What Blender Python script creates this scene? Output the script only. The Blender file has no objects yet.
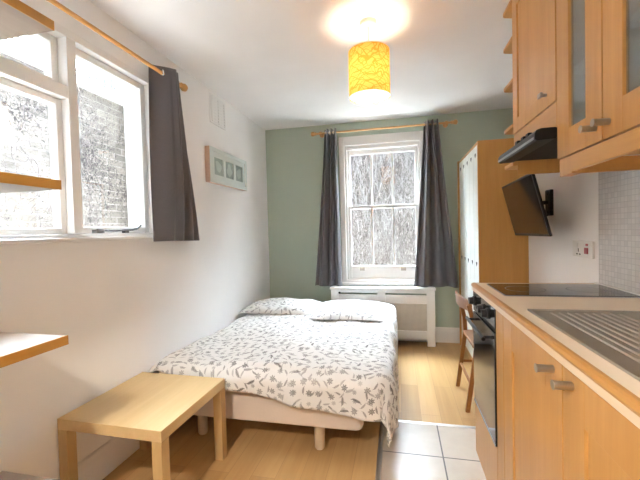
import bpy, bmesh, math, random
from mathutils import Vector, Matrix
random.seed(7)
S = bpy.context.scene
COL = S.collection
PI = math.pi

# ------------------------------------------------------------------ dimensions
XL, XR, YB, YF, ZC = -1.559, 1.018, 4.13, -1.35, 2.521
XA, YA = 1.30, 3.13               # the wall steps back into an alcove beside the wardrobe
WT = 0.18                       # wall thickness

# ------------------------------------------------------------------ materials
MATS = {}
def new_mat(name):
    m = bpy.data.materials.new(name); m.use_nodes = True
    nt = m.node_tree
    for n in list(nt.nodes): nt.nodes.remove(n)
    out = nt.nodes.new('ShaderNodeOutputMaterial')
    MATS[name] = m
    return m, nt, out
def N(nt, typ, **kw):
    n = nt.nodes.new(typ)
    for k, v in kw.items():
        if k.startswith('i_'): n.inputs[k[2:].replace('_', ' ')].default_value = v
        else: setattr(n, k, v)
    return n
def math_n(nt, op, a, b=None, c=None):
    n = nt.nodes.new('ShaderNodeMath'); n.operation = op
    for i, v in enumerate((a, b, c)):
        if v is None: continue
        if isinstance(v, (int, float)): n.inputs[i].default_value = v
        else: nt.links.new(v, n.inputs[i])
    return n.outputs[0]
def mixc(nt, fac, a, b):
    n = nt.nodes.new('ShaderNodeMix'); n.data_type = 'RGBA'
    for i, v in ((0, fac), (6, a), (7, b)):
        if isinstance(v, (int, float)): n.inputs[i].default_value = v
        elif isinstance(v, tuple): n.inputs[i].default_value = (*v, 1) if len(v) == 3 else v
        else: nt.links.new(v, n.inputs[i])
    return n.outputs[2]
def bsdf(nt, out, color, rough=.5, metal=0, spec=.5, bump=None, bstr=.1, bdist=.01, **kw):
    b = nt.nodes.new('ShaderNodeBsdfPrincipled')
    if isinstance(color, tuple): b.inputs['Base Color'].default_value = (*color, 1)
    else: nt.links.new(color, b.inputs['Base Color'])
    if isinstance(rough, (int, float)): b.inputs['Roughness'].default_value = rough
    else: nt.links.new(rough, b.inputs['Roughness'])
    b.inputs['Metallic'].default_value = metal
    b.inputs['Specular IOR Level'].default_value = spec
    for k, v in kw.items(): b.inputs[k.replace('_', ' ')].default_value = v
    if bump is not None:
        bn = nt.nodes.new('ShaderNodeBump'); bn.inputs['Strength'].default_value = bstr
        bn.inputs['Distance'].default_value = bdist
        nt.links.new(bump, bn.inputs['Height']); nt.links.new(bn.outputs[0], b.inputs['Normal'])
    nt.links.new(b.outputs[0], out.inputs[0])
    return b
def coords(nt, scale=(1, 1, 1), rot=(0, 0, 0), loc=(0, 0, 0)):
    """object coordinates"""
    tc = nt.nodes.new('ShaderNodeTexCoord'); mp = nt.nodes.new('ShaderNodeMapping')
    mp.inputs['Scale'].default_value = scale; mp.inputs['Rotation'].default_value = rot
    mp.inputs['Location'].default_value = loc
    nt.links.new(tc.outputs['Object'], mp.inputs[0]); return mp.outputs[0]
def noise(nt, vec, scale, detail=3, rough=.5, dist=0):
    n = N(nt, 'ShaderNodeTexNoise', i_Scale=scale, i_Detail=detail, i_Roughness=rough, i_Distortion=dist)
    nt.links.new(vec, n.inputs['Vector']); return n.outputs['Fac']
def ramp(nt, fac, stops):
    r = nt.nodes.new('ShaderNodeValToRGB'); e = r.color_ramp.elements
    while len(e) < len(stops): e.new(.5)
    for i, (p, c) in enumerate(stops): e[i].position = p; e[i].color = (*c, 1) if len(c) == 3 else c
    nt.links.new(fac, r.inputs[0]); return r.outputs[0]

def paint(name, c, rough=.6, var=.03, spec=.3, bstr=.04):
    m, nt, out = new_mat(name); v = coords(nt)
    n = noise(nt, v, 1.7, 3); f = noise(nt, v, 90, 2)
    lo = tuple(x * (1 - var) for x in c); hi = tuple(min(1, x * (1 + var)) for x in c)
    bsdf(nt, out, ramp(nt, n, [(.3, lo), (.7, hi)]), rough, 0, spec, f, bstr, .004); return m
def wood(name, c1, c2, grain='Z', rough=.38, scale=1.0, spec=.45, contrast=1.0):
    m, nt, out = new_mat(name)
    st = {'X': (.9, 14, 14), 'Y': (14, .9, 14), 'Z': (14, 14, .9)}[grain]
    v = coords(nt, tuple(s * scale for s in st))
    n = noise(nt, v, 1.0, 5, .6, .6); f = noise(nt, v, 7, 3, .6)
    s = math_n(nt, 'ADD', math_n(nt, 'MULTIPLY', n, .7), math_n(nt, 'MULTIPLY', f, .3))
    mid = tuple((a + b) / 2 for a, b in zip(c1, c2))
    bsdf(nt, out, ramp(nt, s, [(.5 - .2 * contrast, c2), (.5, mid), (.5 + .18 * contrast, c1)]), rough, 0, spec, f, .04, .002)
    return m
def plain(name, c, rough=.4, metal=0, spec=.5, **kw):
    m, nt, out = new_mat(name); v = coords(nt); n = noise(nt, v, 40, 2)
    r = math_n(nt, 'ADD', math_n(nt, 'MULTIPLY', n, .08), rough - .04)
    bsdf(nt, out, c, r, metal, spec, **kw); return m

M_wall = paint('white_wall_paint', (.86, .85, .835), .6)
M_ceil = paint('ceiling_paint', (.88, .88, .88), .7)
M_green = paint('sage_green_paint', (.43, .505, .425), .55)
M_trim = paint('white_gloss_paint', (.82, .81, .79), .3, .01, .5, .01)
M_radi = paint('radiator_white_paint', (.83, .82, .80), .35, .01, .5, .01)
M_vent = paint('vent_plastic', (.84, .835, .82), .5, .01)
M_beech = wood('beech_cabinet', (.60, .32, .098), (.50, .25, .068), 'Z', .33)
M_beechY = wood('beech_cabinet_lengthwise', (.60, .32, .098), (.50, .25, .068), 'Y', .33)
M_lip = wood('beech_worktop_edge', (0.568, 0.292, 0.086), (0.473, 0.224, 0.056), 'Y', .3)
M_ward = wood('oak_wardrobe', (.52, .285, .085), (.43, .22, .058), 'Z', .45)
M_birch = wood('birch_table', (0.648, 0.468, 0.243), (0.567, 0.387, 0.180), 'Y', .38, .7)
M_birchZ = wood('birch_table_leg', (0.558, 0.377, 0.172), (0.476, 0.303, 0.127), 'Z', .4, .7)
M_chair = wood('chair_stained_beech', (.30, .125, .03), (.22, .085, .02), 'Z', .35)
M_pine = wood('curtain_rod_beech', (0.594, 0.342, 0.135), (0.504, 0.270, 0.090), 'X', .35)
M_pineY = wood('curtain_rod_beech_lengthwise', (0.594, 0.306, 0.090), (0.504, 0.243, 0.063), 'Y', .35)
M_edge = wood('shelf_oak_edge', (.46, .225, .04), (.37, .17, .03), 'Y', .4)
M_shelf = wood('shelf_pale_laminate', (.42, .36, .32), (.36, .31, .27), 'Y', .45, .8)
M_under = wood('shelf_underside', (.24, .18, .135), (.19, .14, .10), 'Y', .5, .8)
M_top = plain('worktop_cream_laminate', (.80, .68, .53), .35)
M_band = plain('pale_edge_band', (.80, .63, .45), .3)
M_cream = paint('wardrobe_white_door', (.78, .79, .74), .45, .01)
M_hole = plain('dark_hole', (.02, .02, .02), .8)
M_black = plain('black_plastic', (.009, .009, .010), .4, spec=.3)
M_matte = plain('black_matte', (.01, .01, .011), .55, spec=.3)
M_blackglass = plain('black_glass', (.012, .012, .014), .06, spec=.6)
M_screen = plain('tv_screen', (.010, .009, .008), .12, spec=.4)
M_nickel = plain('satin_nickel', (.42, .38, .33), .35, 1)
M_chrome = plain('chrome', (.75, .75, .75), .12, 1)
M_silver = plain('silver_trim', (.30, .31, .33), .35, .7)
M_strip = plain('aluminium_strip', (.62, .61, .6), .35, .9)
M_socket = plain('white_plastic', (.78, .76, .72), .3)
M_red = plain('red_plastic', (.35, .03, .03), .3)
M_grey = plain('grey_plastic', (.25, .25, .26), .4)
M_valance = paint('bed_base_fabric', (.66, .56, .47), .85, .03, .1, .2)
M_bedleg = plain('bed_leg_wood', (.55, .44, .31), .5)
M_matt = plain('picture_mat', (.64, .70, .67), .6)
M_motif = paint('picture_motif', (.42, .50, .47), .5, .2)
M_matdark = paint('picture_prints', (.30, .37, .34), .5, .25)
M_picside = wood('picture_side', (.62, .45, .34), (.55, .38, .28), 'Z', .5)
M_flex = plain('lamp_flex', (.8, .78, .72), .5)

def make_duvet_mat(name, sc):
    m, nt, out = new_mat(name)
    L = nt.links.new
    uv = nt.nodes.new('ShaderNodeUVMap').outputs[0]
    def layer(scale, off, leafy):
        mp = N(nt, 'ShaderNodeMapping'); mp.inputs['Scale'].default_value = (scale, scale, 0)
        mp.inputs['Location'].default_value = (off, off * .7, 0); L(uv, mp.inputs[0])
        vo = N(nt, 'ShaderNodeTexVoronoi', voronoi_dimensions='2D', i_Scale=1.0, i_Randomness=.75); L(mp.outputs[0], vo.inputs['Vector'])
        su = N(nt, 'ShaderNodeVectorMath', operation='SUBTRACT'); L(mp.outputs[0], su.inputs[0]); L(vo.outputs['Position'], su.inputs[1])
        sep = N(nt, 'ShaderNodeSeparateXYZ'); L(su.outputs[0], sep.inputs[0]); x, y = sep.outputs[0], sep.outputs[1]
        sc_ = N(nt, 'ShaderNodeSeparateColor'); L(vo.outputs['Color'], sc_.inputs[0]); r1, r2, r3 = sc_.outputs
        rad = math_n(nt, 'SQRT', math_n(nt, 'ADD', math_n(nt, 'MULTIPLY', x, x), math_n(nt, 'MULTIPLY', y, y)))
        ang = math_n(nt, 'ADD', math_n(nt, 'ARCTAN2', y, x), math_n(nt, 'MULTIPLY', r1, 6.28))
        # flower head: lobed outline, inner ring and a centre
        lob = math_n(nt, 'MULTIPLY', math_n(nt, 'ADD', math_n(nt, 'MULTIPLY', math_n(nt, 'COSINE', math_n(nt, 'MULTIPLY', ang, 7)), .18), .82), .27)
        inside = math_n(nt, 'LESS_THAN', rad, lob)
        rings = math_n(nt, 'GREATER_THAN', math_n(nt, 'SINE', math_n(nt, 'MULTIPLY', rad, 62)), -.35)
        spokes = math_n(nt, 'GREATER_THAN', math_n(nt, 'COSINE', math_n(nt, 'MULTIPLY', ang, 14)), -.2)
        fl = math_n(nt, 'MULTIPLY', inside, math_n(nt, 'MAXIMUM', math_n(nt, 'MULTIPLY', rings, .75), math_n(nt, 'MULTIPLY', spokes, .8)))
        # leaf / sprig: rotated ellipse with a mid rib and side leaflets
        ca, sa = math_n(nt, 'COSINE', math_n(nt, 'MULTIPLY', r2, 6.28)), math_n(nt, 'SINE', math_n(nt, 'MULTIPLY', r2, 6.28))
        lx = math_n(nt, 'ADD', math_n(nt, 'MULTIPLY', x, ca), math_n(nt, 'MULTIPLY', y, sa))
        ly = math_n(nt, 'SUBTRACT', math_n(nt, 'MULTIPLY', y, ca), math_n(nt, 'MULTIPLY', x, sa))
        e = math_n(nt, 'ADD', math_n(nt, 'POWER', math_n(nt, 'DIVIDE', lx, .36), 2), math_n(nt, 'POWER', math_n(nt, 'DIVIDE', ly, .115), 2))
        lf = math_n(nt, 'LESS_THAN', e, 1)
        fern = math_n(nt, 'GREATER_THAN', math_n(nt, 'SINE', math_n(nt, 'SUBTRACT', math_n(nt, 'MULTIPLY', lx, 60), math_n(nt, 'MULTIPLY', math_n(nt, 'ABSOLUTE', ly), 60))), -.3)
        lf = math_n(nt, 'MULTIPLY', lf, math_n(nt, 'ADD', math_n(nt, 'MULTIPLY', fern, .6), .3))
        stem = math_n(nt, 'MULTIPLY', math_n(nt, 'LESS_THAN', math_n(nt, 'ABSOLUTE', math_n(nt, 'SUBTRACT', ly, math_n(nt, 'MULTIPLY', math_n(nt, 'MULTIPLY', lx, lx), .5))), .02), math_n(nt, 'LESS_THAN', math_n(nt, 'ABSOLUTE', lx), .46))
        lf = math_n(nt, 'MAXIMUM', lf, stem)
        pick = math_n(nt, 'GREATER_THAN', r3, leafy)
        sel = math_n(nt, 'ADD', math_n(nt, 'MULTIPLY', fl, pick), math_n(nt, 'MULTIPLY', lf, math_n(nt, 'SUBTRACT', 1, pick)))
        return math_n(nt, 'MULTIPLY', sel, math_n(nt, 'ADD', math_n(nt, 'MULTIPLY', r1, .45), .55))
    a = layer(14.5 * sc, 0.0, .36); b = layer(20 * sc, 3.37, .8)
    b = math_n(nt, 'MULTIPLY', b, .8)
    msk = math_n(nt, 'MINIMUM', math_n(nt, 'MAXIMUM', a, b), 1)
    tint = noise(nt, uv, 9, 1)
    ink = ramp(nt, tint, [(.4, (.028, .025, .025)), (.6, (.06, .047, .04))])
    col = mixc(nt, msk, (.74, .72, .695), ink)
    weave = noise(nt, uv, 400, 1)
    bsdf(nt, out, col, .85, 0, .12, weave, .08, .002, Sheen_Weight=.15)
    return m
M_duvet = make_duvet_mat('botanical_print_cotton', 1.0)

def make_curtain_mat():
    m, nt, out = new_mat('charcoal_curtain'); v = coords(nt, (1, 1, 1))
    n = noise(nt, v, 300, 2)
    c = ramp(nt, n, [(.35, (.082, .075, .081)), (.65, (.112, .103, .11))])
    b = bsdf(nt, out, c, .6, 0, .35, n, .12, .002, Sheen_Weight=.25)
    return m
M_curt = make_curtain_mat()

def make_floor_mat():
    m, nt, out = new_mat('oak_laminate')
    v = coords(nt, (1, 1, 1), (0, 0, PI / 2))
    br = N(nt, 'ShaderNodeTexBrick', offset=.37, i_Scale=1.0, i_Mortar_Size=.0012, i_Mortar_Smooth=.2, i_Bias=0, i_Brick_Width=1.25, i_Row_Height=.13)
    br.inputs['Color1'].default_value = (0, 0, 0, 1); br.inputs['Color2'].default_value = (1, 1, 1, 1); br.inputs['Mortar'].default_value = (.5, .5, .5, 1)
    nt.links.new(v, br.inputs['Vector'])
    g = noise(nt, coords(nt, (16, .8, 1)), 1, 5, .6, .5); f = noise(nt, coords(nt, (60, 2, 1)), 1, 3, .6)
    sep = N(nt, 'ShaderNodeSeparateColor'); nt.links.new(br.outputs['Color'], sep.inputs[0])
    s = math_n(nt, 'ADD', math_n(nt, 'ADD', math_n(nt, 'MULTIPLY', g, .5), math_n(nt, 'MULTIPLY', f, .2)), math_n(nt, 'MULTIPLY', sep.outputs[0], .3))
    c = ramp(nt, s, [(.3, (.41, .24, .09)), (.5, (.49, .295, .12)), (.7, (.555, .35, .155))])
    c = mixc(nt, math_n(nt, 'MULTIPLY', br.outputs['Fac'], .5), c, (.2, .1, .04))
    bsdf(nt, out, c, .28, 0, .5, f, .03, .002); return m
M_floor = make_floor_mat()
TX0, TY0, TS = .222, 2.385, .345
def make_tile_mat():
    m, nt, out = new_mat('cream_floor_tile')
    v = coords(nt, (1, 1, 1), (0, 0, 0), (-TX0 + 10 * TS, -TY0 + 20 * TS, 0))
    br = N(nt, 'ShaderNodeTexBrick', offset=0, i_Scale=1.0, i_Mortar_Size=.0042, i_Mortar_Smooth=.1, i_Bias=0, i_Brick_Width=TS, i_Row_Height=TS)
    nt.links.new(v, br.inputs['Vector'])
    n = noise(nt, coords(nt), 7, 4)
    c = ramp(nt, n, [(.3, (.50, .43, .35)), (.7, (.58, .505, .42))])
    c = mixc(nt, br.outputs['Fac'], c, (.13, .12, .11))
    inv = math_n(nt, 'SUBTRACT', 1, br.outputs['Fac'])
    bsdf(nt, out, c, .3, 0, .5, inv, .25, .002); return m
M_tile = make_tile_mat()
def make_mosaic_mat():
    m, nt, out = new_mat('white_mosaic_tile')
    v = coords(nt, (1, 1, 1), (0, 0, 0), (0, 0, 0))
    sep = N(nt, 'ShaderNodeSeparateXYZ'); nt.links.new(v, sep.inputs[0])
    cmb = N(nt, 'ShaderNodeCombineXYZ'); nt.links.new(sep.outputs[1], cmb.inputs[0]); nt.links.new(sep.outputs[2], cmb.inputs[1])
    br = N(nt, 'ShaderNodeTexBrick', offset=0, i_Scale=1.0, i_Mortar_Size=.0013, i_Mortar_Smooth=.1, i_Bias=0, i_Brick_Width=.0255, i_Row_Height=.0255)
    br.inputs['Color1'].default_value = (.60, .57, .545, 1); br.inputs['Color2'].default_value = (.68, .65, .62, 1); br.inputs['Mortar'].default_value = (.50, .475, .455, 1)
    nt.links.new(cmb.outputs[0], br.inputs['Vector'])
    inv = math_n(nt, 'SUBTRACT', 1, br.outputs['Fac'])
    bsdf(nt, out, br.outputs['Color'], .2, 0, .5, inv, .3, .001); return m
M_mosaic = make_mosaic_mat()
def make_steel():
    m, nt, out = new_mat('brushed_steel'); v = coords(nt, (200, 2, 200))
    n = noise(nt, v, 1, 2); r = math_n(nt, 'ADD', math_n(nt, 'MULTIPLY', n, .12), .42)
    bsdf(nt, out, (.50, .465, .40), r, 1, .5); return m
M_steel = make_steel()
def make_glass(name, tint=(1, 1, 1), ior=1.5, rough=0.0, gain=1.0):
    m, nt, out = new_mat(name)
    ge = N(nt, 'ShaderNodeNewGeometry'); dp = N(nt, 'ShaderNodeVectorMath', operation='DOT_PRODUCT')
    nt.links.new(ge.outputs['Normal'], dp.inputs[0]); nt.links.new(ge.outputs['Incoming'], dp.inputs[1])
    f0 = ((ior - 1) / (ior + 1)) ** 2
    sch = math_n(nt, 'POWER', math_n(nt, 'SUBTRACT', 1.0, math_n(nt, 'ABSOLUTE', dp.outputs['Value'])), 5.0)
    frs = math_n(nt, 'ADD', math_n(nt, 'MULTIPLY', sch, 1 - f0), f0)
    tr = N(nt, 'ShaderNodeBsdfTransparent'); tr.inputs[0].default_value = (*tint, 1)
    gl = N(nt, 'ShaderNodeBsdfGlossy', i_Roughness=rough)
    mx = N(nt, 'ShaderNodeMixShader')
    nt.links.new(math_n(nt, 'MULTIPLY', frs, gain), mx.inputs[0]); nt.links.new(tr.outputs[0], mx.inputs[1]); nt.links.new(gl.outputs[0], mx.inputs[2])
    nt.links.new(mx.outputs[0], out.inputs[0]); return m
M_glass = make_glass('window_glass', (.97, .98, .98), 1.45)
M_cabglass = make_glass('cabinet_glass', (.80, .84, .85), 1.8, .06, 1.0)
def reflection_tint(m, c, f):
    nt = m.node_tree; out = [n for n in nt.nodes if n.type == 'OUTPUT_MATERIAL'][0]; src = out.inputs[0].links[0].from_socket
    d = N(nt, 'ShaderNodeBsdfDiffuse'); d.inputs[0].default_value = (*c, 1); mx = N(nt, 'ShaderNodeMixShader'); mx.inputs[0].default_value = f
    nt.links.new(src, mx.inputs[1]); nt.links.new(d.outputs[0], mx.inputs[2]); nt.links.new(mx.outputs[0], out.inputs[0])
reflection_tint(M_cabglass, (.46, .52, .53), .27)  # grey-blue diffuse share painted in for the room's reflection on the cabinet glass
def make_brickwall(name, c1, c2, mortar, twig, axis, amount):
    m, nt, out = new_mat(name)
    v = coords(nt); sep = N(nt, 'ShaderNodeSeparateXYZ'); nt.links.new(v, sep.inputs[0])
    cmb = N(nt, 'ShaderNodeCombineXYZ'); nt.links.new(sep.outputs[axis], cmb.inputs[0]); nt.links.new(sep.outputs[2], cmb.inputs[1])
    br = N(nt, 'ShaderNodeTexBrick', offset=.5, i_Scale=1.0, i_Mortar_Size=.006, i_Mortar_Smooth=.3, i_Bias=0, i_Brick_Width=.225, i_Row_Height=.075)
    br.inputs['Color1'].default_value = (*c1, 1); br.inputs['Color2'].default_value = (*c2, 1); br.inputs['Mortar'].default_value = (*mortar, 1)
    nt.links.new(cmb.outputs[0], br.inputs['Vector'])
    big = noise(nt, v, 1.1, 4, .6)
    c = mixc(nt, ramp(nt, noise(nt, v, 22, 3), [(.45, (0, 0, 0)), (.7, (.55, .55, .55))]), br.outputs['Color'], tuple(x * .6 for x in c1))
    mk = ramp(nt, math_n(nt, 'MULTIPLY', noise(nt, v, 30, 4, .7, 1.5), math_n(nt, 'ADD', big, .5)), [(amount, (0, 0, 0)), (amount + .08, (1, 1, 1))])
    c = mixc(nt, mk, c, twig)
    if axis == 0:
        st = noise(nt, coords(nt, (34, 34, 3.2)), 1.0, 4, .65, .8); s2 = noise(nt, coords(nt, (60, 60, 14)), 1.0, 3, .6, .5)
        c = mixc(nt, ramp(nt, st, [(.50, (0, 0, 0)), (.58, (.9, .9, .9))]), c, tuple(x * .8 for x in twig))
        c = mixc(nt, ramp(nt, s2, [(.56, (0, 0, 0)), (.64, (.8, .8, .8))]), c, (.52, .47, .46))
    bsdf(nt, out, c, .9, 0, .1, br.outputs['Fac'], .3, .01); return m
M_brickL = make_brickwall('pale_stock_brick', (.135, .116, .098), (.085, .074, .064), (.165, .15, .135), (.026, .021, .02), 1, .54)
M_brickB = make_brickwall('grey_stock_brick', (.24, .205, .195), (.17, .148, .142), (.28, .25, .24), (.07, .054, .05), 0, .50)
M_twig = plain('bare_creeper_twig', (.075, .058, .054), .8)
M_twig2 = plain('pale_creeper_twig', (.18, .158, .155), .8)
M_iron = plain('grey_iron_railing', (.12, .12, .125), .5)
M_coping = plain('stone_coping', (.42, .41, .40), .8)
M_render = paint('white_masonry_paint', (.80, .79, .76), .7)
M_ground = paint('courtyard_paving', (.36, .355, .345), .8)

def make_shade_mat():
    m, nt, out = new_mat('yellow_lamp_shade'); v = coords(nt)
    mk = None
    for i, (sc, rot) in enumerate(((17, .5), (23, 1.6), (14, 2.5), (20, .9))):
        mp = N(nt, 'ShaderNodeMapping'); mp.inputs['Rotation'].default_value = (rot, rot * .7, rot * 1.3); nt.links.new(v, mp.inputs[0])
        w = N(nt, 'ShaderNodeTexWave', wave_type='BANDS', bands_direction='DIAGONAL', i_Scale=sc * .55, i_Distortion=9.0, i_Detail=1.0, i_Detail_Scale=1.2)
        nt.links.new(mp.outputs[0], w.inputs[0])
        t = math_n(nt, 'GREATER_THAN', w.outputs['Fac'], .965)
        mk = t if mk is None else math_n(nt, 'MAXIMUM', mk, t)
    col = mixc(nt, mk, (.84, .45, .105), (.56, .28, .035))
    tr = N(nt, 'ShaderNodeBsdfTranslucent'); nt.links.new(col, tr.inputs[0])
    df = N(nt, 'ShaderNodeBsdfDiffuse'); nt.links.new(col, df.inputs[0])
    mx = N(nt, 'ShaderNodeMixShader'); mx.inputs[0].default_value = .17
    nt.links.new(df.outputs[0], mx.inputs[1]); nt.links.new(tr.outputs[0], mx.inputs[2])
    em = N(nt, 'ShaderNodeEmission', i_Strength=.05); nt.links.new(col, em.inputs[0])
    ad = N(nt, 'ShaderNodeAddShader'); nt.links.new(mx.outputs[0], ad.inputs[0]); nt.links.new(em.outputs[0], ad.inputs[1])
    nt.links.new(ad.outputs[0], out.inputs[0]); return m
M_shade = make_shade_mat()
def make_emit(name, c, s):
    m, nt, out = new_mat(name); e = N(nt, 'ShaderNodeEmission', i_Strength=s); e.inputs[0].default_value = (*c, 1)
    nt.links.new(e.outputs[0], out.inputs[0]); return m
M_bulb = make_emit('glowing_bulb', (1, .80, .55), 14)
def make_disc():
    m, nt, out = new_mat('lamp_diffuser_disc'); tr = N(nt, 'ShaderNodeBsdfTranslucent'); tr.inputs[0].default_value = (.9, .86, .78, 1)
    em = N(nt, 'ShaderNodeEmission', i_Strength=.35); em.inputs[0].default_value = (1, .88, .66, 1); ad = N(nt, 'ShaderNodeAddShader')
    nt.links.new(tr.outputs[0], ad.inputs[0]); nt.links.new(em.outputs[0], ad.inputs[1]); nt.links.new(ad.outputs[0], out.inputs[0]); return m
M_disc = make_disc()
def make_wshade():
    m, nt, out = new_mat('fill_lamp_shade'); a = N(nt, 'ShaderNodeBsdfTranslucent'); a.inputs[0].default_value = (.85, .8, .7, 1)
    b = N(nt, 'ShaderNodeBsdfDiffuse'); b.inputs[0].default_value = (.85, .82, .76, 1); mx = N(nt, 'ShaderNodeMixShader'); mx.inputs[0].default_value = .3
    nt.links.new(b.outputs[0], mx.inputs[1]); nt.links.new(a.outputs[0], mx.inputs[2]); nt.links.new(mx.outputs[0], out.inputs[0]); return m
M_wshade = make_wshade()

# ------------------------------------------------------------------ mesh helpers (world coordinates)
def BM(): return bmesh.new()
def box(bm, lo, hi, rotz=0, piv=None):
    x0, y0, z0 = lo; x1, y1, z1 = hi
    vs = [bm.verts.new(p) for p in ((x0, y0, z0), (x1, y0, z0), (x1, y1, z0), (x0, y1, z0), (x0, y0, z1), (x1, y0, z1), (x1, y1, z1), (x0, y1, z1))]
    for f in ((0, 3, 2, 1), (4, 5, 6, 7), (0, 1, 5, 4), (1, 2, 6, 5), (2, 3, 7, 6), (3, 0, 4, 7)): bm.faces.new([vs[i] for i in f])
    return vs
def prism(bm, poly, axis, a, b):
    """extrude a 2D polygon along an axis from a to b; the polygon is given in the two other axes in xyz order"""
    def p(q, t):
        if axis == 'X': return (t, q[0], q[1])
        if axis == 'Y': return (q[0], t, q[1])
        return (q[0], q[1], t)
    A = [bm.verts.new(p(q, a)) for q in poly]; B = [bm.verts.new(p(q, b)) for q in poly]; n = len(poly)
    bm.faces.new(A); bm.faces.new(B[::-1])
    for i in range(n): bm.faces.new([A[i], B[i], B[(i + 1) % n], A[(i + 1) % n]])
def bar(bm, p0, p1, r, seg=14, r1=None, cap=True):
    p0, p1 = Vector(p0), Vector(p1); d = (p1 - p0).normalized()
    u = d.orthogonal().normalized(); w = d.cross(u); r1 = r if r1 is None else r1
    A, B = [], []
    for i in range(seg):
        a = 2 * PI * i / seg; o = u * math.cos(a) + w * math.sin(a)
        A.append(bm.verts.new(p0 + o * r)); B.append(bm.verts.new(p1 + o * r1))
    for i in range(seg): bm.faces.new([A[i], A[(i + 1) % seg], B[(i + 1) % seg], B[i]])
    if cap: bm.faces.new(A[::-1]); bm.faces.new(B)
def sweep(bm, pts, r, seg=8, flat=None):
    """tube through points, radius r (number or list); flat=(rx, ry) makes a rectangular-ish bar"""
    pts = [Vector(p) for p in pts]; rings = []
    prev = None
    for i, p in enumerate(pts):
        t = (pts[min(i + 1, len(pts) - 1)] - pts[max(i - 1, 0)]).normalized()
        if prev is None: u = t.orthogonal().normalized()
        else: u = (prev - t * prev.dot(t)).normalized()
        prev = u; w = t.cross(u); rr = r[i] if isinstance(r, (list, tuple)) else r
        rings.append([bm.verts.new(p + (u * math.cos(2 * PI * k / seg) + w * math.sin(2 * PI * k / seg)) * rr) for k in range(seg)])
    for a, b in zip(rings, rings[1:]):
        for k in range(seg): bm.faces.new([a[k], a[(k + 1) % seg], b[(k + 1) % seg], b[k]])
    bm.faces.new(rings[0][::-1]); bm.faces.new(rings[-1])
def sphere(bm, c, r, seg=16, sz=(1, 1, 1)):
    bmesh.ops.create_uvsphere(bm, u_segments=seg, v_segments=seg // 2, radius=r, matrix=Matrix.Translation(c) @ Matrix.Diagonal((*sz, 1)))
def lathe(bm, prof, c, seg=32, closed=False):
    rings = []
    for r, z in prof:
        rings.append([bm.verts.new((c[0] + r * math.cos(2 * PI * k / seg), c[1] + r * math.sin(2 * PI * k / seg), c[2] + z)) for k in range(seg)])
    for a, b in zip(rings, rings[1:]):
        for k in range(seg): bm.faces.new([a[k], a[(k + 1) % seg], b[(k + 1) % seg], b[k]])
    return rings

ORG = {}
def obj(name, bm, mat, parent=None, bevel=0, smooth=False, solid=0, subd=0, org=None):
    bmesh.ops.remove_doubles(bm, verts=bm.verts, dist=1e-6) if smooth else None
    bmesh.ops.recalc_face_normals(bm, faces=bm.faces)
    if parent is not None: o0 = ORG[parent.name]
    elif org is not None: o0 = Vector(org)
    else:
        xs = [v.co for v in bm.verts]
        o0 = Vector(((min(v.x for v in xs) + max(v.x for v in xs)) / 2, (min(v.y for v in xs) + max(v.y for v in xs)) / 2, min(v.z for v in xs)))
    bmesh.ops.translate(bm, verts=bm.verts, vec=-o0)
    if smooth:
        for f in bm.faces: f.smooth = True
    me = bpy.data.meshes.new(name); bm.to_mesh(me); bm.free()
    me.materials.append(mat)
    o = bpy.data.objects.new(name, me); COL.objects.link(o)
    ORG[o.name] = o0
    if parent is not None: o.parent = parent
    else: o.location = o0
    if solid:
        s = o.modifiers.new('thick', 'SOLIDIFY'); s.thickness = solid; s.offset = 0
    if bevel:
        b = o.modifiers.new('edge', 'BEVEL'); b.width = bevel; b.segments = 2; b.limit_method = 'ANGLE'; b.angle_limit = .6
    if subd:
        s = o.modifiers.new('sub', 'SUBSURF'); s.levels = subd; s.render_levels = subd
    if smooth and not subd and not solid:
        try: me.set_sharp_from_angle(angle=.7)
        except Exception: pass
    return o
def tag(o, label, cat, group=None):
    o['label'] = label; o['category'] = cat
    if group: o['group'] = group
    return o
def thing(name, loc, label, cat, group=None):
    o = bpy.data.objects.new(name, None); COL.objects.link(o); o.location = loc; o.empty_display_size = .1
    ORG[o.name] = Vector(loc); return tag(o, label, cat, group)
def struct(o, label=None):
    o['kind'] = 'structure'
    if label: o['label'] = label
    return o
def boxobj(name, lo, hi, mat, parent=None, bevel=.002):
    bm = BM(); box(bm, lo, hi); return obj(name, bm, mat, parent, bevel)

# ------------------------------------------------------------------ room shell
def wall_with_hole(name, mat, axis, a0, a1, plane0, plane1, hole):
    """axis 'Y': wall runs along Y, between X=plane0..plane1"""
    h0, h1, z0, z1 = hole; bm = BM()
    for (p, q, r, s) in ((a0, h0, 0, ZC), (h1, a1, 0, ZC), (h0, h1, 0, z0), (h0, h1, z1, ZC)):
        if axis == 'Y': box(bm, (plane0, p, r), (plane1, q, s))
        else: box(bm, (p, plane0, r), (q, plane1, s))
    return struct(obj(name, bm, mat, org=(0, 0, 0)))
WL = (.42, 2.085, 1.262, 2.295)     # left window opening  Y0 Y1 Z0 Z1
WB = (-.655, .315, .66, 2.36)       # back window opening  X0 X1 Z0 Z1
wall_with_hole('wall_left', M_wall, 'Y', YF - WT, YB + WT, XL - WT, XL, WL)
wall_with_hole('wall_back', M_green, 'X', XL, XA, YB, YB + WT, WB)
bm = BM(); box(bm, (XR, YF - WT, 0), (XA + WT, YA, ZC)); box(bm, (XA, YA, 0), (XA + WT, YB + WT, ZC)); struct(obj('wall_right', bm, M_wall, org=(0, 0, 0)))
bm = BM(); box(bm, (XL, YF - WT, 0), (XR, YF, ZC)); struct(obj('wall_front', bm, M_wall, org=(0, 0, 0)))
bm = BM(); box(bm, (XL - WT, YF - WT, ZC), (XA + WT, YB + WT, ZC + .15)); struct(obj('ceiling', bm, M_ceil, org=(0, 0, 0)))
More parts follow.
